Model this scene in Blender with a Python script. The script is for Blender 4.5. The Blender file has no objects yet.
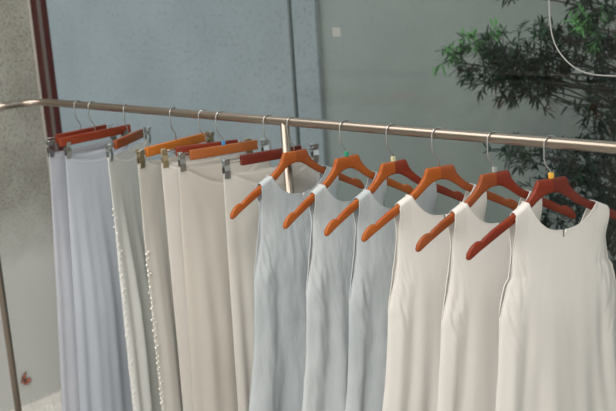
import bpy, bmesh, math, random
from mathutils import Vector, Matrix, noise

scene = bpy.context.scene
col = scene.collection
RZ = 1.45                                   # height of the clothes rail

# ---------------------------------------------------------------- camera
CF = Vector((-0.67736627, 0.6982268, -0.23163393)).normalized()
CR = Vector((0.72674601, 0.68396387, -0.06351111))
CR = (CR - CF * CR.dot(CF)).normalized()
CU = CR.cross(CF)
CP = Vector((0.86924755, -1.87704105, 0.39659314 + RZ))
FPX = 994.44
cam = bpy.data.cameras.new('camera')
cam.sensor_width = 36.0
cam.lens = FPX / 616 * 36
cam.clip_start = 0.05
cam.dof.use_dof = True
cam.dof.focus_distance = 2.4
cam.dof.aperture_fstop = 4.5
camo = bpy.data.objects.new('camera', cam)
m = Matrix((CR, CU, -CF)).transposed().to_4x4()
m.translation = CP
camo.matrix_world = m
col.objects.link(camo)
scene.camera = camo

# ---------------------------------------------------------------- world, lights, exposure
w = bpy.data.worlds.new('World')
scene.world = w
w.use_nodes = True
bg = w.node_tree.nodes['Background']
bg.inputs[0].default_value = (0.90, 0.95, 1.0, 1)
bg.inputs[1].default_value = 1.6


def area(name, loc, size, power, colr, target=None, sy=None):
    l = bpy.data.lights.new(name, 'AREA')
    l.energy = power
    l.color = colr
    l.size = size
    if sy:
        l.shape = 'RECTANGLE'
        l.size_y = sy
    o = bpy.data.objects.new(name, l)
    o.location = loc
    if target is not None:
        d = Vector(target) - Vector(loc)
        o.rotation_euler = d.to_track_quat('-Z', 'Y').to_euler()
    col.objects.link(o)
    return o


area('ceiling_light_front', (0.05, -1.25, 2.93), 0.8, 32, (1.0, 0.965, 0.925), (-0.3, -0.6, 0), 0.8)
area('ceiling_light_left', (-1.7, -1.3, 2.93), 2.0, 42, (1.0, 0.97, 0.935), (-1.8, -1.3, 0), 1.8)
area('ceiling_light_back', (-0.4, -3.2, 2.93), 2.2, 30, (1.0, 0.965, 0.925), (-0.5, -2.6, 0), 1.6)
area('rear_fill', (0.4, -4.0, 1.55), 2.8, 70, (0.97, 0.985, 1.0), (-1.0, 0, 1.35), 2.0)  # fill light added behind the camera to brighten the hanging clothes
scene.view_settings.view_transform = 'Standard'
scene.view_settings.look = 'None'
scene.view_settings.gamma = 1
scene.view_settings.exposure = 0.0
scene.view_settings.use_curve_mapping = False


# ---------------------------------------------------------------- helpers
def at(x, y, Y=None, X=None):
    """point seen at a place of the photograph on the vertical plane at depth Y or X"""
    d = CF + CR * ((x - 308) / FPX) - CU * ((y - 205.5) / FPX)
    t = (Y - CP.y) / d.y if Y is not None else (X - CP.x) / d.x
    return CP + d * t


def mat(name, base, rough=0.5, metal=0.0, var=None, vscale=20, bump=0.0, bscale=200, spec=0.5,
        sheen=0.0, stretch=None, coat=0.0, trans=0.0, vdetail=4):
    mt = bpy.data.materials.new(name)
    mt.use_nodes = True
    nt = mt.node_tree
    b = nt.nodes['Principled BSDF']
    b.inputs['Base Color'].default_value = (*base, 1)
    b.inputs['Roughness'].default_value = rough
    b.inputs['Metallic'].default_value = metal
    b.inputs['Specular IOR Level'].default_value = spec
    b.inputs['Sheen Weight'].default_value = sheen
    b.inputs['Coat Weight'].default_value = coat
    tc = nt.nodes.new('ShaderNodeTexCoord')
    src = tc.outputs['Object']
    if stretch:
        mp = nt.nodes.new('ShaderNodeMapping')
        mp.inputs['Scale'].default_value = stretch
        nt.links.new(src, mp.inputs[0])
        src = mp.outputs[0]
    if var:
        n = nt.nodes.new('ShaderNodeTexNoise')
        n.inputs['Scale'].default_value = vscale
        n.inputs['Detail'].default_value = vdetail
        nt.links.new(src, n.inputs['Vector'])
        r = nt.nodes.new('ShaderNodeValToRGB')
        r.color_ramp.elements[0].position = 0.3
        r.color_ramp.elements[1].position = 0.7
        r.color_ramp.elements[0].color = (*base, 1)
        r.color_ramp.elements[1].color = (*var, 1)
        nt.links.new(n.outputs['Fac'], r.inputs[0])
        nt.links.new(r.outputs[0], b.inputs['Base Color'])
    if bump:
        n2 = nt.nodes.new('ShaderNodeTexNoise')
        n2.inputs['Scale'].default_value = bscale
        n2.inputs['Detail'].default_value = 3
        nt.links.new(src, n2.inputs['Vector'])
        bp = nt.nodes.new('ShaderNodeBump')
        bp.inputs['Strength'].default_value = bump
        bp.inputs['Distance'].default_value = 0.002
        nt.links.new(n2.outputs['Fac'], bp.inputs['Height'])
        nt.links.new(bp.outputs[0], b.inputs['Normal'])
    if trans:
        out = nt.nodes['Material Output']
        tr = nt.nodes.new('ShaderNodeBsdfTranslucent')
        tr.inputs[0].default_value = (*base, 1)
        mx = nt.nodes.new('ShaderNodeMixShader')
        mx.inputs[0].default_value = trans
        nt.links.new(b.outputs[0], mx.inputs[1])
        nt.links.new(tr.outputs[0], mx.inputs[2])
        nt.links.new(mx.outputs[0], out.inputs[0])
    return mt


def wood(name, a, b):
    return mat(name, a, 0.45, var=b, vscale=3.0, spec=0.28, stretch=(18, 2.2, 14), coat=0.06, bump=0.05, bscale=12)


M = {}
M['rail'] = mat('champagne_metal', (0.36, 0.31, 0.26), 0.31, 1.0)
M['chrome'] = mat('chrome', (0.48, 0.485, 0.47), 0.3, 1.0)
M['bronze'] = mat('bronze_metal', (0.45, 0.38, 0.25), 0.35, 0.9)
M['wood_orange'] = wood('wood_orange', (0.325, 0.074, 0.011), (0.40, 0.105, 0.018))
M['wood_honey'] = wood('wood_honey', (0.46, 0.135, 0.018), (0.52, 0.17, 0.028))
M['wood_tan'] = wood('wood_tan', (0.30, 0.085, 0.022), (0.37, 0.115, 0.03))
M['wood_brown'] = wood('wood_brown', (0.23, 0.052, 0.012), (0.30, 0.075, 0.018))
M['wood_red'] = wood('wood_red', (0.165, 0.019, 0.006), (0.225, 0.032, 0.010))
M['wood_bright_red'] = wood('wood_bright_red', (0.19, 0.026, 0.009), (0.24, 0.042, 0.014))
M['wood_dark_red'] = wood('wood_dark_red', (0.11, 0.016, 0.009), (0.155, 0.024, 0.012))
M['linen_blue'] = mat('linen_blue', (0.45, 0.49, 0.505), 0.9, var=(0.55, 0.585, 0.595), vscale=14,
                      stretch=(1, 1, .35), bump=0.5, bscale=160, sheen=0.2, trans=0.12, vdetail=8)
M['linen_grey_blue'] = mat('linen_grey_blue', (0.51, 0.545, 0.555), 0.9, var=(0.61, 0.64, 0.645), vscale=14,
                           stretch=(1, 1, .35), bump=0.5, bscale=160, sheen=0.2, trans=0.12, vdetail=8)
M['cotton_blue'] = mat('cotton_blue', (0.44, 0.475, 0.53), 0.9, var=(0.485, 0.52, 0.57), vscale=9, bump=0.2,
                       bscale=200, sheen=0.15, trans=0.1, stretch=(1, 1, .3))
M['cotton_lavender'] = mat('cotton_lavender', (0.455, 0.475, 0.52), 0.9, var=(0.50, 0.515, 0.56), vscale=9,
                           bump=0.2, bscale=200, sheen=0.15, trans=0.1)
M['voile'] = mat('voile', (0.76, 0.77, 0.74), 0.9, var=(0.80, 0.81, 0.78), vscale=9, bump=0.15, bscale=200, trans=0.15)
M['cream'] = mat('cream_cotton', (0.72, 0.69, 0.635), 0.85, var=(0.76, 0.73, 0.675), vscale=5, bump=0.15,
                 bscale=240, sheen=0.15, trans=0.30)
M['cream_warm'] = mat('cream_warm', (0.67, 0.63, 0.565), 0.85, var=(0.71, 0.67, 0.605), vscale=5, bump=0.15,
                      bscale=240, sheen=0.15, trans=0.30)
M['white'] = mat('white_cotton', (0.80, 0.77, 0.725), 0.82, var=(0.84, 0.81, 0.765), vscale=5, bump=0.15,
                 bscale=240, sheen=0.15, trans=0.22)
M['lace'] = mat('lace', (0.80, 0.78, 0.72), 0.8)
M['red_paint'] = mat('red_painted_metal', (0.055, 0.008, 0.008), 0.45, var=(0.065, 0.011, 0.010), vscale=8)
M['grey_strip'] = mat('grey_aluminium', (0.17, 0.15, 0.14), 0.5, 0.3)
M['sealant'] = mat('dark_sealant', (0.10, 0.12, 0.125), 0.6)
M['plaster'] = mat('plaster', (0.62, 0.60, 0.56), 0.9, bump=0.1)
M['floor'] = mat('floor_concrete', (0.40, 0.38, 0.35), 0.5, var=(0.46, 0.44, 0.41), vscale=3)
M['bark'] = mat('bark', (0.035, 0.032, 0.03), 0.9, bump=0.5, bscale=60)
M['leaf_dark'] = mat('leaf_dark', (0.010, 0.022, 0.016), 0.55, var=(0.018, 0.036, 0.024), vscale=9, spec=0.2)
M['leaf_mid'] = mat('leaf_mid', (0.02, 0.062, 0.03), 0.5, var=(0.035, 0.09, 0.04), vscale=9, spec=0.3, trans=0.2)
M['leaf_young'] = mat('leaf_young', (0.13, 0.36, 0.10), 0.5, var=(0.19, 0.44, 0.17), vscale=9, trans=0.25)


def terrazzo():
    mt = mat('terrazzo', (0.36, 0.345, 0.30), 0.6)
    nt = mt.node_tree
    b = nt.nodes['Principled BSDF']
    tc = nt.nodes.new('ShaderNodeTexCoord')
    L = nt.links.new

    def speck(scale, lo, hi):
        n = nt.nodes.new('ShaderNodeTexNoise')
        n.inputs['Scale'].default_value = scale
        n.inputs['Detail'].default_value = 2
        L(tc.outputs['Object'], n.inputs['Vector'])
        r = nt.nodes.new('ShaderNodeMapRange')
        r.inputs[1].default_value = lo
        r.inputs[2].default_value = hi
        L(n.outputs['Fac'], r.inputs[0])
        return r.outputs[0]

    def mix(fac, a, c):
        x = nt.nodes.new('ShaderNodeMix')
        x.data_type = 'RGBA'
        if isinstance(fac, float):
            x.inputs[0].default_value = fac
        else:
            L(fac, x.inputs[0])
        for i, v in ((6, a), (7, c)):
            if isinstance(v, tuple):
                x.inputs[i].default_value = (*v, 1)
            else:
                L(v, x.inputs[i])
        return x.outputs[2]
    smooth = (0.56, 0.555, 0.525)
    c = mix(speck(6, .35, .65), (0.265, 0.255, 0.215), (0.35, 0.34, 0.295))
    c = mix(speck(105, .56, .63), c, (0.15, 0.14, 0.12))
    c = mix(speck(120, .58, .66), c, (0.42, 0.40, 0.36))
    # lower part of the wall is paler and has no specks
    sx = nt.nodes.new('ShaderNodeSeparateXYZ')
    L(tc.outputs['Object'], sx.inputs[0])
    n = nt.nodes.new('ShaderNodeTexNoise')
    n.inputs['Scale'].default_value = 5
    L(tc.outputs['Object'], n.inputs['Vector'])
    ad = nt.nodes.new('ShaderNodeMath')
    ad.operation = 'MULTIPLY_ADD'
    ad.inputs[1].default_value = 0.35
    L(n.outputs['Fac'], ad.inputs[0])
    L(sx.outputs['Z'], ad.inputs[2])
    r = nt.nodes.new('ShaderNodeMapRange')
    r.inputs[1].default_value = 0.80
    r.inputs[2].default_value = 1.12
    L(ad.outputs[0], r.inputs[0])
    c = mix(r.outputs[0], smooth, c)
    L(c, b.inputs['Base Color'])
    return mt


def concrete(name, a, b_, dark, pits=0.5):
    mt = mat(name, a, 0.9)
    nt = mt.node_tree
    b = nt.nodes['Principled BSDF']
    tc = nt.nodes.new('ShaderNodeTexCoord')
    L = nt.links.new
    prev = None
    for scale, lo, hi, ca, cb in ((1.6, .35, .65, a, b_), (48, .55, .64, None, dark), (5, .5, .8, None, b_)):
        n = nt.nodes.new('ShaderNodeTexNoise')
        n.inputs['Scale'].default_value = scale
        n.inputs['Detail'].default_value = 5
        L(tc.outputs['Object'], n.inputs['Vector'])
        r = nt.nodes.new('ShaderNodeMapRange')
        r.inputs[1].default_value = lo
        r.inputs[2].default_value = hi
        r.inputs[4].default_value = 1.0 if ca else pits
        L(n.outputs['Fac'], r.inputs[0])
        x = nt.nodes.new('ShaderNodeMix')
        x.data_type = 'RGBA'
        L(r.outputs[0], x.inputs[0])
        if ca:
            x.inputs[6].default_value = (*ca, 1)
        else:
            L(prev, x.inputs[6])
        x.inputs[7].default_value = (*cb, 1)
        prev = x.outputs[2]
    L(prev, b.inputs['Base Color'])
    return mt


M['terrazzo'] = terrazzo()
M['concrete_blue'] = concrete('concrete_blue', (0.225, 0.243, 0.252), (0.265, 0.282, 0.292), (0.15, 0.165, 0.16), 0.7)
M['concrete_grey'] = concrete('concrete_grey', (0.225, 0.24, 0.222), (0.265, 0.28, 0.258), (0.20, 0.215, 0.20), 0.3)

glass = bpy.data.materials.new('window_glass')
glass.use_nodes = True
nt = glass.node_tree
nt.nodes.clear()
o_ = nt.nodes.new('ShaderNodeOutputMaterial')
t_ = nt.nodes.new('ShaderNodeBsdfTransparent')
t_.inputs[0].default_value = (0.93, 0.96, 0.95, 1)
g_ = nt.nodes.new('ShaderNodeBsdfGlossy')
g_.inputs['Roughness'].default_value = 0.02
x_ = nt.nodes.new('ShaderNodeMixShader')
x_.inputs[0].default_value = 0.03
nt.links.new(t_.outputs[0], x_.inputs[1])
nt.links.new(g_.outputs[0], x_.inputs[2])
nt.links.new(x_.outputs[0], o_.inputs[0])
M['glass'] = glass


def obj(name, bm, m, parent=None, smooth=True, recalc=True):
    if recalc:
        bmesh.ops.recalc_face_normals(bm, faces=bm.faces)
    me = bpy.data.meshes.new(name)
    bm.to_mesh(me)
    bm.free()
    for mm in (m if isinstance(m, (list, tuple)) else [m]):
        me.materials.append(mm)
    if smooth:
        me.shade_smooth()
    o = bpy.data.objects.new(name, me)
    col.objects.link(o)
    if parent:
        o.parent = parent
    return o


def tag(o, label=None, cat=None, group=None, kind=None):
    if label:
        o['label'] = label
    if cat:
        o['category'] = cat
    if group:
        o['group'] = group
    if kind:
        o['kind'] = kind
    return o


def empty(name, loc, rz=0):
    o = bpy.data.objects.new(name, None)
    o.location = loc
    o.rotation_euler = (0, 0, rz)
    o.empty_display_size = 0.05
    col.objects.link(o)
    return o


def box(bm, lo, hi, bevel=0.0):
    v = [bm.verts.new((x, y, z)) for x in (lo[0], hi[0]) for y in (lo[1], hi[1]) for z in (lo[2], hi[2])]
    fs = []
    for f in ((0, 1, 3, 2), (4, 6, 7, 5), (0, 4, 5, 1), (2, 3, 7, 6), (0, 2, 6, 4), (1, 5, 7, 3)):
        fs.append(bm.faces.new([v[i] for i in f]))
    if bevel:
        es = list({e for f in fs for e in f.edges})
        bmesh.ops.bevel(bm, geom=es, offset=bevel, segments=2, affect='EDGES', profile=0.5)


def tube(bm, pts, r, n=10, caps=True, radii=None):
    pts = [Vector(q) for q in pts]
    rings = []
    prev = None
    for i, q in enumerate(pts):
        if i == 0:
            t = pts[1] - q
        elif i == len(pts) - 1:
            t = q - pts[i - 1]
        else:
            t = (pts[i + 1] - q).normalized() + (q - pts[i - 1]).normalized()
        t.normalize()
        if prev is None:
            a = Vector((0, 0, 1)) if abs(t.z) < 0.9 else Vector((1, 0, 0))
            u = t.cross(a).normalized()
        else:
            u = (prev - t * prev.dot(t)).normalized()
        prev = u
        v = t.cross(u)
        rr = radii[i] if radii else r
        rings.append([bm.verts.new(q + (u * math.cos(2 * math.pi * k / n) + v * math.sin(2 * math.pi * k / n)) * rr)
                      for k in range(n)])
    for a, b in zip(rings, rings[1:]):
        for k in range(n):
            bm.faces.new((a[k], a[(k + 1) % n], b[(k + 1) % n], b[k]))
    if caps:
        bm.faces.new(rings[0][::-1])
        bm.faces.new(rings[-1])


def arc(c, r, a0, a1, n, plane='xy'):
    out = []
    for i in range(n + 1):
        a = a0 + (a1 - a0) * i / n
        x, y = r * math.cos(a), r * math.sin(a)
        d = {'xy': (x, y, 0), 'yz': (0, x, y), 'xz': (x, 0, y)}[plane]
        out.append(Vector(c) + Vector(d))
    return out


def interp(pts, x):
    if x <= pts[0][0]:
        return pts[0][1]
    for (a, b), (c, d) in zip(pts, pts[1:]):
        if x <= c:
            return b + (d - b) * (x - a) / (c - a)
    return pts[-1][1]


def sstep(a, b, x):
    t = min(1, max(0, (x - a) / (b - a)))
    return t * t * (3 - 2 * t)


# ---------------------------------------------------------------- the room and the yard
def struct_box(name, lo, hi, m):
    bm = bmesh.new()
    box(bm, lo, hi)
    return tag(obj(name, bm, m, smooth=False), kind='structure')


XL, YW = -3.0, 0.5
struct_box('floor', (XL - .1, -4.2, -0.1), (2.1, YW - .03, 0.0), M['floor'])
struct_box('ceiling', (XL - .1, -4.2, 3.0), (2.1, YW + .1, 3.1), M['plaster'])
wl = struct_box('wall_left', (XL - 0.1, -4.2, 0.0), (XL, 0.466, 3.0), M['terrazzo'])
struct_box('wall_right', (2.0, -4.2, 0.0), (2.1, YW + .1, 3.0), M['plaster'])
struct_box('wall_rear', (XL, -4.2, 0.0), (2.0, -4.1, 3.0), M['plaster'])
struct_box('trim_1', (XL - .1, 0.466, 0.0), (XL + .003, 0.477, 3.0), M['cream_warm'])   # pale edge of the terrazzo wall
# window: a red frame post, two panes with a sealed joint
XP = XL + 0.01
wf = empty('window_1', (XP, YW, 0))
tag(wf, kind='structure')
bm = bmesh.new(); box(bm, (-0.045, -0.02, 0), (0.034, 0.03, 3.0), 0.002)
obj('frame_post', bm, M['red_paint'], wf, False)
bm = bmesh.new(); box(bm, (0.034, -0.018, 0), (0.052, 0.02, 3.0))
obj('gasket', bm, M['grey_strip'], wf, False)
bm = bmesh.new(); box(bm, (0.052, -0.010, 0), (0.062, 0.014, 3.0))
obj('frame_post', bm, M['red_paint'], wf, False)
xj = at(292.5, 70, YW).x - XP
bm = bmesh.new(); box(bm, (0.055, 0.0, 0.0), (xj - .004, 0.010, 3.0))
obj('pane', bm, M['glass'], wf, False)
bm = bmesh.new(); box(bm, (xj - .004, -0.001, 0.0), (xj + .004, 0.011, 3.0))
obj('joint', bm, M['sealant'], wf, False)
w2 = empty('window_2', (XP + xj + .004, YW, 0))
tag(w2, kind='structure')
bm = bmesh.new(); box(bm, (0.0, 0.0, 0.0), (2.0 - (XP + xj + .004), 0.010, 3.0))
obj('pane', bm, M['glass'], w2, False)
# outside: two concrete walls and the ground
xc = at(318, 60, 2.0).x
struct_box('wall_outside_left', (-9.0, 2.0, -0.3), (xc, 2.2, 4.2), M['concrete_blue'])
struct_box('wall_outside_right', (xc, 2.03, -0.3), (4.0, 2.23, 4.2), M['concrete_grey'])
struct_box('ground_outside', (-9.0, YW + .12, -0.4), (4.0, 2.0, -0.05), M['concrete_grey'])


# ---------------------------------------------------------------- clothes rack
rk = empty('clothes_rack', (-2.26, 0, 0))
tag(rk, 'champagne metal clothes rail with rounded end carrying all the hangers', 'clothes rack')
XE = 0.62
bm = bmesh.new()
pts = [(0, -0.18, RZ)] + arc((0.09, -0.09, RZ), 0.09, math.pi, math.pi / 2, 10) + \
      [Vector((x * (XE + 2.18) / 24 + 0.09, 0, RZ)) for x in range(1, 24)] + \
      arc((XE + 2.27 - .09, -0.09, RZ), 0.09, math.pi / 2, 0, 10) + [(XE + 2.27, -0.18, RZ)]
tube(bm, pts, 0.0125, 20)
obj('rail', bm, M['rail'], rk)
for X in (0.0, XE + 2.27):
    bm = bmesh.new()
    tube(bm, [(X, -0.17, RZ)] + arc((X, -0.18, RZ - .05), 0.05, math.pi / 2, math.pi, 8, 'yz') + [(X, -0.23, 0.012)],
         0.0124, 20)
    obj('leg', bm, M['rail'], rk)
    bm = bmesh.new()
    tube(bm, [(X, -0.23, 0.0), (X, -0.23, 0.006), (X, -0.23, 0.012)], 0.05, 28, radii=[.055, .055, .045])
    obj('foot', bm, M['rail'], rk)
XM = -1.019 + 2.26
bm = bmesh.new()
tube(bm, [(XM, 0, RZ - .004), (XM, 0, 0.01)], 0.0122, 20)
obj('middle_post', bm, M['rail'], rk)
bm = bmesh.new()
tube(bm, [(XM, 0, 0.0), (XM, 0, 0.006), (XM, 0, 0.012)], 0.05, 28, radii=[.055, .055, .045])
obj('foot', bm, M['rail'], rk)

# ---------------------------------------------------------------- hangers
TOP = [(0, -.0788), (.0355, -.0785), (.0380, -.0815), (.045, -.098), (.054, -.1095), (.0625, -.118), (.078, -.130),
       (.092, -.1385), (.116, -.1495), (.152, -.1665), (.179, -.182), (.1835, -.1865), (.187, -.1875), (.190, -.1862),
       (.198, -.187), (.2075, -.192), (.215, -.1985), (.2215, -.208), (.2245, -.2165)]
BOT = [(0, -.1105), (.012, -.1115), (.022, -.1150), (.031, -.120), (.042, -.127), (.052, -.1345), (.069, -.1465),
       (.09, -.1575), (.11, -.168), (.15, -.188), (.189, -.2075), (.208, -.2185), (.216, -.2225), (.2215, -.2225),
       (.2245, -.2185)]


def armtop(u):
    return interp(TOP, abs(u))


def hook_path():
    p = [Vector((0, 0, -.080)), Vector((0, 0, -.068)), Vector((0, -.003, -.060)), Vector((0, -.010, -.052)),
         Vector((0, -.0155, -.044)), Vector((0, -.0178, -.032)), Vector((0, -.0180, -.016))]
    p += arc((0, 0, -.0035), 0.018, math.pi, 0.0, 14, 'yz')
    p += [Vector((0, .0168, -.011))]
    return p


def hanger_body(thick=0.0075):
    """outline in the hanger's plane, thickened with rounded edges, arms bowed slightly to one side"""
    us = sorted({round(q[0], 4) for q in TOP} | {round(q[0], 4) for q in BOT} | {.006, .02, .028})
    us = [-u for u in reversed(us) if u > 0] + us
    bm = bmesh.new()
    rings = []
    for u in us:
        a = abs(u)
        zt, zb = interp(TOP, a), interp(BOT, a)
        if a >= .2244:
            zt, zb = -.2170, -.2180
        h = (zt - zb) / 2
        zc = (zt + zb) / 2
        tt = thick * (1.0 - .25 * min(1, a / .22)) * (0.55 if a > .2240 else 1)
        bow = 0.012 * (a / .22) ** 1.6
        ring = []
        for k in range(16):
            an = 2 * math.pi * k / 16
            cx, cz = math.cos(an), math.sin(an)
            px = math.copysign(abs(cx) ** .55, cx) * tt
            pz = math.copysign(abs(cz) ** .55, cz) * h
            ring.append(bm.verts.new((px + bow, u, zc + pz)))
        rings.append(ring)
    for i, (a, b) in enumerate(zip(rings, rings[1:])):
        for k in range(16):
            f = bm.faces.new((a[k], a[(k + 1) % 16], b[(k + 1) % 16], b[k]))
            f.material_index = 0 if us[i] < -1e-6 else 1
    bm.faces.new(rings[0]); bm.faces.new(rings[-1]).material_index = 1
    return bm


def marker_bm():
    bm = bmesh.new()
    box(bm, (-.0045, -.0048, -.079), (.0045, .0048, -.066), .0015)
    return bm


def make_hanger(s, psi, near, far, label, marker=None):
    t = empty('wooden_hanger', (s, 0, RZ), -psi)
    tag(t, label, 'clothes hanger', 'notched wooden hangers holding the dresses')
    b = obj('hanger_body', hanger_body(), [M[near], M[far]], t)
    bm = bmesh.new(); tube(bm, hook_path(), .0016, 8)
    obj('hook', bm, M['chrome'], t)
    if marker:
        k = obj('size_marker', marker_bm(), marker[0], t, False)
        k['label'] = marker[1]
    return t


# ---------------------------------------------------------------- sleeveless dresses
def make_dress(s, psi, m, label, seed, shift=0.0, wmul=1.0, hem=1.18, tb=(1, 1), crinkle=0.5, under=-.405, drop=0.0):
    rnd = random.Random(seed)
    t = empty('sleeveless_dress', (s, 0, RZ), -psi)
    tag(t, label, 'dress')
    W = [(-hem, .255), (-1.0, .235), (-.85, .214), (-.70, .190), (-.60, .174), (-.50, .164), (under - .02, .158), (under, .157),
         (under + .03, .1485), (under + .07, .1365), (-.285, .126), (-.24, .1225), (-.19, .1215), (-.12, .1205)]

    def width(z):
        return interp(W, z) * wmul

    inner = .070
    ph = [[rnd.uniform(0, 6.28) for _ in range(8)] for _ in range(2)]

    def neck(u, sg):
        tt = min(1, abs(u) / .090)
        low = -.194 if sg > 0 else -.235
        z = low + (armtop(math.copysign(.090, u) + shift) + .004 - low) * (tt ** 2.7) - drop * (1 - tt)
        if sg > 0 and abs(u) < .0035:
            z -= .017
        return z

    cols = []
    nC = 84
    for i in range(nC + 1):
        cols.append(-1 + 2 * i / nC)
    for e in (.090 / .1212, .0036 / .1212, .0015 / .1212):
        cols += [e, -e]
    cols = sorted(set(round(c, 5) for c in cols))
    nR = 110

    def xoff(a, z, sg):
        d = tb[0] if sg > 0 else tb[1]
        q = abs(a)
        u = a * width(z)
        depth = -z
        # body thickness
        T = .0165 + .015 * sstep(.2, .42, depth) + .010 * sstep(.4, 1.2, depth)
        up = under
        if z > up:       # above the underarm: the armhole is open
            op = sstep(up, up + .10, z)
            edge = (.0012 * op + .0006 * math.sin(math.pi * min(1, (z - up) / .24)))
        else:
            edge = 0.0
        prof = (1 - q ** 2.4) ** .62 if q < 1 else 0
        base = edge + (T - edge) * prof
        if sg < 0:
            base *= .45 + .55 * sstep(-up - .02, -up + .2, depth)
        # near shoulders the cloth lies close to the hanger arm
        sh = sstep(.235, .175, depth)
        base = base * (1 - sh) + (.0125 + .0045 * (1 - min(1, abs(u) / .090) ** 2) * (abs(u) < .090)) * sh
        # long soft folds
        g = ph[0 if sg > 0 else 1]
        am = .0012 * sstep(.2, .35, depth) + .020 * sstep(.28, .95, depth)
        f = 0
        f += .55 * math.sin(2.4 * math.pi * a + g[0] + .9 * z)
        f += .42 * math.sin(4.1 * math.pi * a + g[1] - 1.3 * z)
        f += .14 * math.sin(7.1 * math.pi * a + g[2] + 1.7 * z)
        f = math.copysign(abs(f) ** 1.15, f)
        # drag folds falling from the bust side
        fx = (q - .62 - .10 * sstep(.4, 1.0, depth)) / .085
        f2 = -.0065 * math.exp(-fx * fx) * sstep(.30, .48, depth)
        fx = (q - .83) / .06
        f2 += .004 * math.exp(-fx * fx) * sstep(.33, .5, depth)
        win = (1 - q ** 8)
        base += (am * f * win * (.35 + .65 * sstep(.3, .9, depth)) + f2 * win)
        # creases gathered under the arm
        wk = math.exp(-((depth + under + .015) / .085) ** 2) * sstep(.62, .95, q) * win
        nz = noise.noise(Vector((a * 7 + seed, z * 46 - q * 14, sg * 3 + seed * .37)))
        base += .012 * wk * nz
        # fine crinkle of the cloth
        cr = noise.noise(Vector((u * 34, z * 13, seed + sg * 5))) + .6 * noise.noise(Vector((u * 70, z * 30, seed + sg * 9)))
        base += (.0016 + .0012 * crinkle) * crinkle * cr * sstep(.16, .3, depth)
        return max(base, .0004 if q >= 1 else .003) * (d if depth > .2 else 1)

    bm = bmesh.new()
    grid = {}
    for pi, sg in enumerate((1, -1)):
        for i, a in enumerate(cols):
            u0 = a * .1212
            strap = abs(u0) >= .0899
            if strap:
                zt = armtop(u0 + shift) + .0035
            else:
                zt = neck(u0, sg)
            for j in range(nR + 1):
                if strap:
                    # first rows round over the hanger arm
                    if j <= 4:
                        an = j / 4 * math.pi / 2
                        z = zt - (1 - math.cos(an)) * .012 * .75
                        xx = math.sin(an) * .0118
                        z -= 0
                        if j == 0 and pi == 1:
                            grid[(pi, i, j)] = grid[(0, i, j)]
                            continue
                        ux = a * width(z) + shift
                        bow = .012 * (min(abs(ux), .22) / .22) ** 1.6
                        grid[(pi, i, j)] = bm.verts.new((sg * xx + bow, ux, z))
                        continue
                    f = (j - 4) / (nR - 4)
                    z1 = zt - .009
                elif j <= 4:
                    f = 0.0
                    z1 = zt - .002 * j
                else:
                    f = (j - 4) / (nR - 4)
                    z1 = zt - .008
                f = f ** 1.25
                z = z1 + (-hem - z1) * f
                z_un = z
                ux = a * width(z) * (1 + (.055 * math.exp(-((z + .30) / .07) ** 2) if pi == 1 else 0)) + shift
                k = sstep(.13, .26, -z)
                bow = .012 * (min(abs(ux), .22) / .22) ** 1.6 * (1 - k)
                # lower edges sway a little
                ux += .006 * math.sin(z * 7 + seed) * sstep(.4, .9, -z)
                x = xoff(a, z, sg) if not (strap and f < .004) else .0118
                if abs(a) >= .99999 and z < under and pi == 1:
                    # side seam shared with the front panel where rows agree
                    pass
                grid[(pi, i, j)] = bm.verts.new((sg * x + bow, ux, z + .006 * math.sin(a * 9 + seed) * f))
        n = len(cols)
        for i in range(n - 1):
            # keep the neckline's corner: columns on both sides of the strap edge still join below it
            for j in range(nR):
                q = [grid[(pi, i, j)], grid[(pi, i + 1, j)], grid[(pi, i + 1, j + 1)], grid[(pi, i, j + 1)]]
                if len(set(q)) == 4:
                    bm.faces.new(q)
                elif len(set(q)) == 3:
                    bm.faces.new(list(dict.fromkeys(q)))
    # join both panels along the side seams below the underarm
    n = len(cols)
    for i in (0, n - 1):
        for j in range(nR + 1):
            va, vb = grid[(0, i, j)], grid[(1, i, j)]
            if va is vb:
                continue
            if va.co.z < under:
                mid = (va.co + vb.co) / 2
                va.co = mid
                vb.co = mid
    keep = {}
    edge_pts = {0: [], 1: []}
    for pi in (0, 1):
        for i, a in enumerate(cols):
            if abs(a * .1212) < .0899:
                edge_pts[pi].append(grid[(pi, i, 0)].co.copy())
    arm_pts = {}
    for i in (0, n - 1):
        for pi in (0, 1):
            arm_pts[(pi, i)] = [grid[(pi, i, j)].co.copy() for j in range(4, nR + 1) if grid[(pi, i, j)].co.z > under + .003]
    hem_pts = [grid[(0, i, nR)].co.copy() for i in range(n)] + [grid[(1, i, nR)].co.copy() for i in range(n - 2, 0, -1)]
    bmesh.ops.remove_doubles(bm, verts=bm.verts, dist=.00005)
    body = obj('dress_body', bm, m, t)
    md = body.modifiers.new('thickness', 'SOLIDIFY')
    md.thickness = .0012
    md.offset = 0
    # neckline facing and armhole facing, rolled edges
    bm = bmesh.new()
    tube(bm, edge_pts[0], .0014, 6)
    tube(bm, edge_pts[1], .0014, 6)
    obj('neckline_hem', bm, m, t)
    for i in (0, n - 1):
        bm = bmesh.new()
        tube(bm, arm_pts[(0, i)] + arm_pts[(1, i)][::-1], .0014, 6)
        obj('armhole_hem', bm, m, t)
    bm = bmesh.new()
    c = Vector((edge_pts[0][len(edge_pts[0]) // 2].x + .002, shift + .0045, -.198 - drop))
    bmesh.ops.create_uvsphere(bm, u_segments=12, v_segments=8, radius=.0026, matrix=Matrix.Translation(c))
    obj('button', bm, M['lace'], t)
    return t


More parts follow.
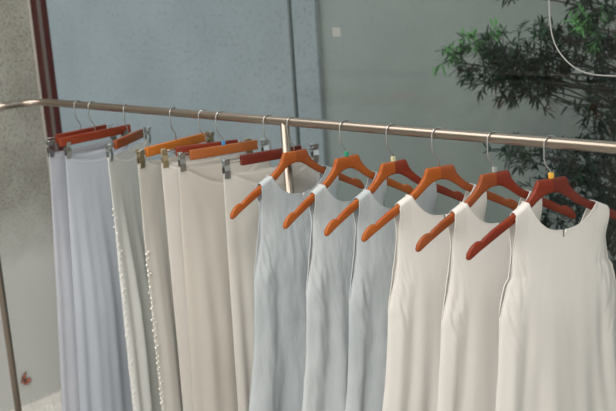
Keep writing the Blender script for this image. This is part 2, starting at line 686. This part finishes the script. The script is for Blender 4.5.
S = [-0.985, -0.800, -0.651, -0.510, -0.357, -0.214]
PSI = [0.175, 0.141, 0.225, 0.364, 0.348, 0.420]
S = [-.990, -.803, -.650, -.511, -.358, -.214]
green = mat('green_plastic', (0.03, 0.30, 0.16), .4)
cream_p = mat('cream_plastic', (0.62, 0.58, 0.36), .4)
yellow = mat('yellow_plastic', (0.75, 0.42, 0.05), .4)
blue_p = mat('blue_plastic', (0.05, 0.25, 0.5), .4)
clear_p = mat('clear_plastic', (0.32, 0.34, 0.32), .2)
hangers = [
    ('wood_orange', 'wood_brown', 'orange wooden hanger nearest the middle post, holding the leftmost blue-grey dress', None),  # browner far half: shade from the dresses put into the wood colour
    ('wood_orange', 'wood_orange', 'orange wooden hanger with green size marker, second of the six dress hangers from the left', (green, 'green size marker')),
    ('wood_orange', 'wood_red', 'two-tone wooden hanger, orange near half and dark red far half, with cream marker', (cream_p, 'cream size marker')),
    ('wood_orange', 'wood_brown', 'orange-brown wooden hanger without marker holding the leftmost white dress', None),  # far half browner too, the dresses' shade coloured in
    ('wood_brown', 'wood_red', 'brown wooden hanger with clear marker, between the orange-brown and the dark red hanger', (clear_p, 'clear size marker')),
    ('wood_red', 'wood_dark_red', 'dark red wooden hanger with yellow size marker, rightmost on the rail', (yellow, 'yellow size marker')),
]
dresses = [
    ('linen_blue', 'blue-grey linen sleeveless dress beside the cream skirts, leftmost of the dresses', 11, 0.004, 1.05, (1, .25), 1.0),
    ('linen_grey_blue', 'pale grey-blue sleeveless linen dress on the hanger with green marker', 23, -.002, 1.0, (1, 1), 1.0),
    ('linen_blue', 'blue-grey sleeveless dress on the two-tone hanger, next to the first white dress', 37, 0.0, 1.0, (1, 1), .9),
    ('white', 'white sleeveless dress next to the blue-grey dresses, leftmost of the three white ones', 41, 0.0, 1.0, (1, 1), .25),
    ('white', 'white sleeveless dress hanging between the other two white dresses', 58, 0.0, 1.0, (1, 1), .25),
    ('white', 'white sleeveless dress on the dark red hanger, rightmost and nearest, its front fully seen', 64, .020, 1.0, (1, 1), .2),
]
for k in range(6):
    nr, fr, lb, mk = hangers[k]
    make_hanger(S[k], PSI[k], nr, fr, lb, mk)
    mm, lb, sd, sh, wm, tb, cr = dresses[k]
    make_dress(S[k], PSI[k], M[mm], lb, sd, sh, wm, 1.18, tb, cr, -.37 if k == 5 else -.405)


# ---------------------------------------------------------------- clip hangers and the skirts on them
def clip_part(t, y, metal, flip=0):
    """one clip: two sprung plates, a barrel pivot and a sliding loop"""
    bm = bmesh.new()
    for sg in (1, -1):
        vs = []
        for (x, z, hw) in ((.011, -.086, .0075), (.0045, -.104, .0085), (.0075, -.118, .0085), (.0035, -.140, .0085)):
            for (dx) in (0, .0016):
                for yy in (-hw, hw):
                    vs.append(bm.verts.new((sg * (x + dx), y + yy, z)))
        for r in range(3):
            b0, b1 = r * 4, r * 4 + 4
            bm.faces.new([vs[i] for i in (b0, b0 + 1, b1 + 1, b1)])
            bm.faces.new([vs[i] for i in (b0 + 2, b1 + 2, b1 + 3, b0 + 3)])
            bm.faces.new([vs[i] for i in (b0, b1, b1 + 2, b0 + 2)])
            bm.faces.new([vs[i] for i in (b0 + 1, b0 + 3, b1 + 3, b1 + 1)])
        bm.faces.new([vs[i] for i in (0, 2, 3, 1)])
        bm.faces.new([vs[i] for i in (12, 13, 15, 14)])
    tube(bm, [(0, y - .0105, -.106), (0, y + .0105, -.106)], .0036, 10)
    c = obj('clip', bm, metal, t, False)
    bm = bmesh.new()
    tube(bm, arc((0, y, -.0955), .0095, 0, 2 * math.pi, 14, 'xz'), .0011, 6, False)
    obj('spring_loop', bm, metal, c)
    return c


def make_clip_hanger(s, psi, m, label, cz=0.0, L=.102, co=.132, metal='chrome', marker=None, rod=True, tilt=0):
    t = empty('clip_hanger', (s, 0, RZ), -psi)
    tag(t, label, 'clothes hanger', 'wooden clip hangers holding the skirts')
    bm = bmesh.new(); box(bm, (-.0065, -L, -.112), (.0065, L, -.084), .002)
    obj('wooden_bar', bm, M[m], t)
    bm = bmesh.new()
    hp = [Vector((q.x, q.y, q.z - (.006 if q.z < -.06 else 0))) for q in hook_path()]
    tube(bm, hp, .0016, 8)
    obj('hook', bm, M['chrome'], t)
    for z in (-.0905, -.1005):
        for sg in (-1, 1):
            bm = bmesh.new()
            tube(bm, [(0, sg * (co + .006), z), (0, sg * (L - .012), z)], .0014, 6)
            obj('clip_rod', bm, M['chrome'], t)
    for y in (-co, co):
        clip_part(t, y, M[metal]).location.z = cz
    if marker:
        k = obj('size_marker', marker_bm(), marker[0], t, False)
        k['label'] = marker[1]
        k.location.z = -.006
    return t


def make_skirt(s, psi, m, label, seed, wt=.150, prof=None, T=(.006, .05), top=-.128, hem=1.2, fold=.02,
               freq=1.0, band=False, trim=None, name='hanging_skirt', cat='skirt', shift=0.0, sag=.012, lean=0.0):
    rnd = random.Random(seed)
    t = empty(name, (s, 0, RZ), -psi)
    tag(t, label, cat)
    prof = prof or [(0, 1.0), (.15, 1.06), (.5, 1.2), (1.1, 1.45)]
    ph = [rnd.uniform(0, 6.28) for _ in range(10)]
    n, nR = 150, 70
    bm = bmesh.new()
    rows = []
    for j in range(nR + 1):
        f = (j / nR) ** 1.1
        d = f * (hem + top)
        w = wt * interp(prof, d)
        row = []
        for i in range(n):
            an = 2 * math.pi * i / n
            cy, cx = math.cos(an), math.sin(an)
            yy = math.copysign(abs(cy) ** .8, cy) * w
            th = T[0] + (T[1] - T[0]) * sstep(0, .6, d)
            xx = cx * th
            sg = 1 if cx >= 0 else -1
            am = fold * sstep(.01, .7, d)
            o = 0 if sg > 0 else 3
            a = yy / w
            fo = .6 * math.sin(3.3 * math.pi * freq * a + ph[o] + .6 * d) + .45 * math.sin(6.1 * math.pi * freq * a + ph[o + 1] - .8 * d) \
                + .25 * math.sin(10.3 * math.pi * freq * a + ph[o + 2] + .5 * d)
            xx += sg * am * fo * min(1, abs(cx) * 1.6) * .8
            xx += sg * .0012 * noise.noise(Vector((yy * 30, d * 14, seed))) * sstep(0, .1, d)
            z = top - d
            sgm = math.cos(min(1, abs(yy) / .132) * math.pi / 2)
            z -= sag * (sgm if sg > 0 else .15 * sgm) * (1 - sstep(0, .3, d))
            # pinched at the clips
            pin = math.exp(-((abs(yy) - .132) / .02) ** 2) * (1 - sstep(.0, .06, d))
            xx *= (1 - .55 * pin)
            row.append(bm.verts.new((xx, yy + shift + lean * d, z)))
        rows.append(row)
    for a, b in zip(rows, rows[1:]):
        for i in range(n):
            bm.faces.new((a[i], a[(i + 1) % n], b[(i + 1) % n], b[i]))
    seam = [v.co.copy() for v in rows[7]]
    topp = [v.co.copy() for v in rows[0]]
    side = [r_[n // 2].co.copy() for r_ in rows]
    o = obj('skirt_body', bm, m, t)
    md = o.modifiers.new('thickness', 'SOLIDIFY'); md.thickness = .0012; md.offset = 0
    bm = bmesh.new(); tube(bm, topp + [topp[0]], .0014, 6, False)
    obj('waist_edge', bm, m, t)
    if band:
        bm = bmesh.new()
        sm = [Vector((q.x * 1.06, q.y * 1.002, q.z)) for q in seam]
        tube(bm, sm + [sm[0]], .0013, 6, False)
        obj('waistband_seam', bm, M['lace'], t)
    if trim:
        bm = bmesh.new()
        r2 = random.Random(seed + 5)
        d0, d1, step, rad = trim
        d = d0
        while d < d1:
            k = next((q for q in range(len(side) - 1) if top - side[q + 1].z >= d), len(side) - 2)
            q = side[k].lerp(side[k + 1], .5)
            cc = Vector((q.x + r2.uniform(-.003, .006), q.y - .002 + r2.uniform(-.003, .003), top - d))
            rr = rad * r2.uniform(.75, 1.2)
            mm = Matrix.Translation(cc) @ Matrix.Diagonal((rr, rr * .7, rr * 1.1, 1))
            bmesh.ops.create_icosphere(bm, subdivisions=1, radius=1, matrix=mm)
            if r2.random() < .6:
                cc2 = cc + Vector((.004 + rad * .5, r2.uniform(0, .006), step * .4))
                bmesh.ops.create_icosphere(bm, subdivisions=1, radius=rr * .7, matrix=Matrix.Translation(cc2))
            d += step * r2.uniform(.85, 1.15)
        obj('lace_trim', bm, M['lace'], t)
    return t


cl = [
    (-1.995, -.10, 'wood_red', dict(L=.108, co=.136, cz=-.012), 'dark red clip hanger at the far left, mostly hidden behind the bright red one', None),
    (-1.912, -.05, 'wood_bright_red', dict(L=.145, co=.118, cz=-.014), 'bright red wooden clip hanger holding the pale blue trousers at far left', None),
    (-1.730, -.52, 'wood_brown', dict(L=.106, co=.152), 'brown clip hanger turned askew, third from the left end of the rail', None),
    (-1.490, -.14, 'wood_honey', dict(L=.132, co=.156, metal='bronze'), 'honey-coloured clip hanger with bronze clips', None),
    (-1.350, .45, 'wood_red', dict(L=.095, co=.128, metal='bronze'), 'dark red clip hanger between the honey-coloured one and the orange-brown one', None),
    (-1.275, 0.28, 'wood_tan', dict(L=.108, co=.134), 'orange-brown wooden clip hanger with blue size marker', (blue_p, 'blue size marker')),
    (-1.080, .25, 'wood_dark_red', dict(L=.096, co=.142), 'deep red clip hanger passing behind the middle post', None),
]
for s, psi, m_, kw, lb, mk in cl:
    make_clip_hanger(s, psi, m_, lb, marker=mk, **kw)

make_skirt(-1.995, -.10, M['cotton_lavender'], 'pale lavender skirt at the far left end, behind the pale blue one', 3, wt=.142,
           hem=1.25, T=(.006, .035), fold=.008, top=-.142, lean=-.05, prof=[(0, 1.0), (.15, 1.04), (.5, 1.12), (1.1, 1.3)])
make_skirt(-1.912, -.05, M['cotton_blue'], 'pale blue long skirt hanging from the bright red clip hanger', 5, wt=.132,
           hem=1.22, T=(.006, .045), fold=.009, freq=.75, sag=.030, top=-.146, lean=-.035, prof=[(0, .98), (.15, 1.02), (.5, 1.1), (1.1, 1.3)])
make_skirt(-1.730, -.52, M['voile'], 'thin grey-white skirt with lace edge, between the blue and the cream skirts', 8, wt=.168, sag=.03,
           hem=1.2, T=(.006, .03), fold=.018, freq=.8, trim=(.16, 1.0, .020, .004),
           prof=[(0, 1.0), (.2, 1.0), (.6, 1.03), (1.1, 1.1)])
make_skirt(-1.490, -.14, M['cream'], 'cream skirt with beaded lace edge, on the honey-coloured hanger', 12, wt=.170, sag=.03,
           hem=1.2, T=(.006, .028), fold=.007, trim=(.27, 1.0, .017, .0045),
           prof=[(0, 1.0), (.2, 1.03), (.6, 1.03), (1.1, 1.05)])
make_skirt(-1.350, .45, M['cream'], 'cream skirt on the dark red hanger, second of the four cream skirts from the left', 15, wt=.14, sag=.03,
           hem=1.2, T=(.006, .026), fold=.006, freq=.7, prof=[(0, 1.0), (.2, 1.02), (.6, 1.04), (1.1, 1.08)])
make_skirt(-1.275, .28, M['cream_warm'], 'cream skirt with sagging waist, on the orange-brown clip hanger', 19, wt=.146,
           hem=1.2, T=(.007, .045), fold=.009, freq=.65, sag=.062, prof=[(0, 1.0), (.15, 1.05), (.5, 1.12), (1.1, 1.25)])
make_skirt(-1.080, .25, M['cream'], 'cream skirt on the deep red hanger, rightmost skirt beside the first blue-grey dress', 27, wt=.152, sag=.045,
           hem=1.2, T=(.006, .030), fold=.010, freq=.8, prof=[(0, 1.0), (.15, 1.03), (.5, 1.08), (1.1, 1.15)])

# ---------------------------------------------------------------- tree in the yard
rnd = random.Random(7)
tree = empty('potted_tree', (-0.42, 1.35, -0.05))
tree.name = 'narrow_leaved_tree'
tag(tree, 'dark green narrow-leaved tree standing outside the window at the right', 'tree')
T0 = Vector((-0.42, 1.35, -0.05))
bm = bmesh.new()
trunk = [Vector((0, 0, 0)), Vector((.02, .01, .5)), Vector((-.01, .0, 1.0)), Vector((.03, -.02, 1.4)), Vector((0, .02, 1.8)),
         Vector((.05, .0, 2.3))]
tube(bm, trunk, .03, 10, radii=[.04, .034, .03, .026, .02, .01])
obj('trunk', bm, M['bark'], tree)
# (x, y, depth Y, spread in px, leaves per clump, kind)
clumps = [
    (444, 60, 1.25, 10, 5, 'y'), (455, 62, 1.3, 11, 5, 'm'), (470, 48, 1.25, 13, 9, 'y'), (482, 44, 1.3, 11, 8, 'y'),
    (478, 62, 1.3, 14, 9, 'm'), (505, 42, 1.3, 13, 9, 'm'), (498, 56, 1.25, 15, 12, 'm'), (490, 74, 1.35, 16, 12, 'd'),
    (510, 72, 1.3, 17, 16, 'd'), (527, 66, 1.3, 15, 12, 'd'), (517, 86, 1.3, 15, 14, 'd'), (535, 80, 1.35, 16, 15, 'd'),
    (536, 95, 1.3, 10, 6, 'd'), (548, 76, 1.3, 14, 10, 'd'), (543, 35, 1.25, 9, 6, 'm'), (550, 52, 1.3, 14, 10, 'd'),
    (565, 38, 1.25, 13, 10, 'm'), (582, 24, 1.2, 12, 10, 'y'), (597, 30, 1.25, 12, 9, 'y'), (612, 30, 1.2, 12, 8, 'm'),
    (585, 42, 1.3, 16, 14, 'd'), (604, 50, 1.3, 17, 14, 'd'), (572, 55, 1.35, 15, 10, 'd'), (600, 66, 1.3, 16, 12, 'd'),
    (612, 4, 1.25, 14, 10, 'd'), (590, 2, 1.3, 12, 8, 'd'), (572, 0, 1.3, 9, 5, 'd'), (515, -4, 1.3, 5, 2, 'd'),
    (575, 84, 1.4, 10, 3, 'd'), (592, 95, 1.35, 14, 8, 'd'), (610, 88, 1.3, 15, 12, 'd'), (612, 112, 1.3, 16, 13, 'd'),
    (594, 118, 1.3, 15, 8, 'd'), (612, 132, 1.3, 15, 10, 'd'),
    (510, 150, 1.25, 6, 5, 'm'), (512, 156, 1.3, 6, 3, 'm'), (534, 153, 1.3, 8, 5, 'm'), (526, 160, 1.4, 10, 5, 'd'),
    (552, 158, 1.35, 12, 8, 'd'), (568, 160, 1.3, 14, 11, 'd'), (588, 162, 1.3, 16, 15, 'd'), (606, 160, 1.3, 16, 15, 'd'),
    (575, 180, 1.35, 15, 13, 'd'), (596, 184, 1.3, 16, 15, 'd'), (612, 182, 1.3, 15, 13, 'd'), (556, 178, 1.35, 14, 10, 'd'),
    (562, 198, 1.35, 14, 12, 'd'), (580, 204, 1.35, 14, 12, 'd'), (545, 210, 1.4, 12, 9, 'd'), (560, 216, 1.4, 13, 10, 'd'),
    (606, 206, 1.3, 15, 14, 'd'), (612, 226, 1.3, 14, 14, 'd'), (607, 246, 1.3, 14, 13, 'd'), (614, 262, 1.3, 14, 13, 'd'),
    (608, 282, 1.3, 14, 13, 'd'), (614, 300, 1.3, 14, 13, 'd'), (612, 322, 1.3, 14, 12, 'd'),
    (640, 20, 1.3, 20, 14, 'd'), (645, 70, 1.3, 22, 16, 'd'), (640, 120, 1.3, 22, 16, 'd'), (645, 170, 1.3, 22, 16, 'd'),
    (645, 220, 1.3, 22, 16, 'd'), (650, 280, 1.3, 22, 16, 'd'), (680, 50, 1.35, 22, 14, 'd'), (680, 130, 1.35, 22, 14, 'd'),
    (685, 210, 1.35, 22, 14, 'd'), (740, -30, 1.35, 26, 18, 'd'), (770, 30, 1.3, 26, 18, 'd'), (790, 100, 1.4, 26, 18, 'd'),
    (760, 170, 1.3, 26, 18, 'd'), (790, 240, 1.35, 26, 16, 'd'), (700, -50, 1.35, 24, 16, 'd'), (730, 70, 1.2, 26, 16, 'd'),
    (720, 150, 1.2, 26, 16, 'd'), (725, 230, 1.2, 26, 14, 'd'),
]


def leaf(bm, p, d, L, W):
    d = d.normalized()
    up = Vector((rnd.uniform(-.5, .5), rnd.uniform(-.5, .5), 1))
    s_ = d.cross(up).normalized()
    nrm = s_.cross(d)
    droop = Vector((0, 0, -L * .15))
    a = bm.verts.new(p)
    b = bm.verts.new(p + d * L * .35 + s_ * W)
    c = bm.verts.new(p + d * L * .35 - s_ * W)
    m0 = bm.verts.new(p + d * L * .4 - nrm * W * .35)
    e = bm.verts.new(p + d * L * .72 + s_ * W * .75 + droop * .5)
    f = bm.verts.new(p + d * L * .72 - s_ * W * .75 + droop * .5)
    g = bm.verts.new(p + d * L + droop)
    bm.faces.new((a, m0, b)); bm.faces.new((a, c, m0))
    bm.faces.new((b, m0, e)); bm.faces.new((m0, c, f)); bm.faces.new((m0, f, e)); bm.faces.new((e, f, g))


fol = {k: bmesh.new() for k in 'ymd'}
bw = bmesh.new()
for (px, py, Y, sp, cnt, kind) in clumps:
    c = at(px, py, Y) - T0
    # limb from the trunk to the clump
    zt = min(2.2, max(.5, c.z - .10))
    st = Vector((interp([(0, 0), (.5, .02), (1, -.01), (1.4, .03), (1.8, 0), (2.3, .05)], zt), 0, zt))
    mid = st.lerp(c, .55) + Vector((rnd.uniform(-.03, .03), rnd.uniform(-.05, .05), -.03 + rnd.uniform(-.03, .02)))
    pts = [st, st.lerp(mid, .5) + Vector((0, 0, -.01)), mid, mid.lerp(c, .5) + Vector((0, 0, .01)), c]
    tube(bw, pts, .003, 5, radii=[.008, .006, .0045, .003, .0018])
    rr = sp / 285.0
    for q in range(int(cnt * (1.9 if kind == 'd' and px < 560 and py < 100 else 1.3))):
        e = Vector((rnd.gauss(0, .5), rnd.gauss(0, .8), rnd.gauss(0, .42))) * rr
        tip = c + e
        ax = (e.normalized() + Vector((rnd.uniform(-.4, .2), rnd.uniform(-.3, .3), rnd.uniform(.0, .9)))).normalized()
        tl = rnd.uniform(.03, .05)
        tube(bw, [tip - ax * .03, tip + ax * tl], .001, 3, caps=False)
        for k in range(rnd.randint(8, 12)):
            f = rnd.random()
            rad = Vector((rnd.uniform(-1, 1), rnd.uniform(-1, 1), rnd.uniform(-1, 1))).normalized()
            d = ax * rnd.uniform(.4, 1.1) + rad * .8
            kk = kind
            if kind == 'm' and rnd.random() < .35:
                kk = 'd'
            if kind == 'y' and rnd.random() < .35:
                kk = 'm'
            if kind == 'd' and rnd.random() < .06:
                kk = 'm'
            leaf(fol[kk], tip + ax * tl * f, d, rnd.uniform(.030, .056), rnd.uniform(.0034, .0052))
obj('branches', bw, M['bark'], tree)
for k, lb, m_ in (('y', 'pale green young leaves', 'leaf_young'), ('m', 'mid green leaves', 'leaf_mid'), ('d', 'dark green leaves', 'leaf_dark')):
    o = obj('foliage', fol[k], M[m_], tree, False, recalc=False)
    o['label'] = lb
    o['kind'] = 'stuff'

# ---------------------------------------------------------------- marks on the glass and the wall
white_ink = mat('white_vinyl', (0.34, 0.35, 0.32), .6)
pl = [(546, -150), (548.5, -30), (549, 0), (549.6, 15), (551.5, 32), (556, 46), (564, 58), (574, 67), (585, 72.5), (598, 75), (616, 76), (660, 78.5), (900, 92)]
pw = [at(x, y, YW - .0012) for x, y in pl]
fine = []
for i in range(len(pw) - 1):
    a, b = pw[i], pw[i + 1]
    z0 = pw[max(0, i - 1)]; z3 = pw[min(len(pw) - 1, i + 2)]
    for k in range(6):
        t = k / 6
        fine.append(.5 * ((2 * a) + (b - z0) * t + (2 * z0 - 5 * a + 4 * b - z3) * t * t + (3 * a - z0 - 3 * b + z3) * t ** 3))
fine.append(pw[-1])
bm = bmesh.new()
hw = .0017
L_ = []
for i, q in enumerate(fine):
    t = (fine[min(i + 1, len(fine) - 1)] - fine[max(i - 1, 0)]).normalized()
    nn = Vector((-t.z, 0, t.x)) * hw
    L_.append([bm.verts.new(q + nn), bm.verts.new(q - nn), bm.verts.new(q - nn + Vector((0, -.0008, 0))), bm.verts.new(q + nn + Vector((0, -.0008, 0)))])
for a, b in zip(L_, L_[1:]):
    for k in range(4):
        bm.faces.new((a[k], a[(k + 1) % 4], b[(k + 1) % 4], b[k]))
bm.faces.new(L_[0]); bm.faces.new(L_[-1])
tag(obj('window_decal', bm, white_ink, smooth=False), 'thin white rounded outline stuck on the window glass at upper right', 'window decal')

c = at(336.5, 32, YW - .001)
bm = bmesh.new(); box(bm, (c.x - .017, YW - .0016, c.z - .014), (c.x + .017, YW - .0002, c.z + .014))
tag(obj('square_sticker', bm, mat('pale_sticker', (.30, .32, .30), .7), smooth=False),
    'small pale square sticker on the window glass above the rail', 'sticker')

# butterfly on the wall
bt = empty('butterfly_ornament', at(25, 379.5, None, XL + .004))
bt.scale = (1, 1.3, 1.25)
tag(bt, 'small red and black butterfly ornament stuck low on the speckled left wall', 'butterfly ornament')
# local: y across the wall, z up, x off the wall
dark = mat('butterfly_black', (.04, .035, .03), .6)
redm = mat('butterfly_red', (.45, .085, .06), .6, var=(.55, .22, .12), vscale=60)


def wing(outline, name, lift):
    for grow, mt, off in ((1.0, dark, 0), (.72, redm, .0012)):
        bm = bmesh.new()
        cy = sum(q[0] for q in outline) / len(outline); cz = sum(q[1] for q in outline) / len(outline)
        A = [bm.verts.new((off + lift * math.hypot(y, z), cy + (y - cy) * grow, cz + (z - cz) * grow)) for y, z in outline]
        f = bm.faces.new(A)
        r = bmesh.ops.extrude_face_region(bm, geom=[f])
        bmesh.ops.translate(bm, vec=(.0012, 0, 0), verts=[v for v in r['geom'] if isinstance(v, bmesh.types.BMVert)])
        if grow == 1.0:
            base = obj(name, bm, mt, bt, False)
        else:
            obj('wing_patch', bm, mt, base, False)


wing([(0, -.002), (-.013, .005), (-.012, .014), (-.004, .024), (.001, .031), (.006, .028), (.005, .014)], 'wing', .25)
wing([(0, -.002), (-.014, .003), (-.020, -.002), (-.014, -.008), (-.006, -.012)], 'wing', .2)
wing([(0, -.002), (.008, .004), (.017, .003), (.022, -.006), (.018, -.015), (.006, -.014)], 'wing', .25)
wing([(0, -.003), (.006, -.013), (.010, -.020), (.000, -.021), (-.008, -.015)], 'wing', .2)
bm = bmesh.new(); tube(bm, [(.003, -.010, .010), (.004, -.002, .0), (.004, .004, -.012)], .002, 8, radii=[.001, .0022, .001])
obj('butterfly_torso', bm, dark, bt)

# shaggy rug along the wall
rg = bmesh.new()
r3 = random.Random(4)
box(rg, (XL + .005, -.9, 0.0), (XL + .55, .40, .012))
for i in range(9000):
    x, y = XL + .01 + .53 * r3.random(), -.9 + 1.3 * r3.random()
    h = r3.uniform(.02, .04)
    dx, dy = r3.uniform(-.02, .02), r3.uniform(-.02, .02)
    a = rg.verts.new((x - .002, y, .01)); b = rg.verts.new((x + .002, y + .001, .01)); c = rg.verts.new((x, y + .003, .01))
    d = rg.verts.new((x + dx, y + dy, h))
    rg.faces.new((a, b, d)); rg.faces.new((b, c, d)); rg.faces.new((c, a, d))
tag(obj('shaggy_rug', rg, mat('white_wool', (.85, .82, .78), .9), smooth=False), 'white shaggy rug on the floor below the butterfly', 'rug')
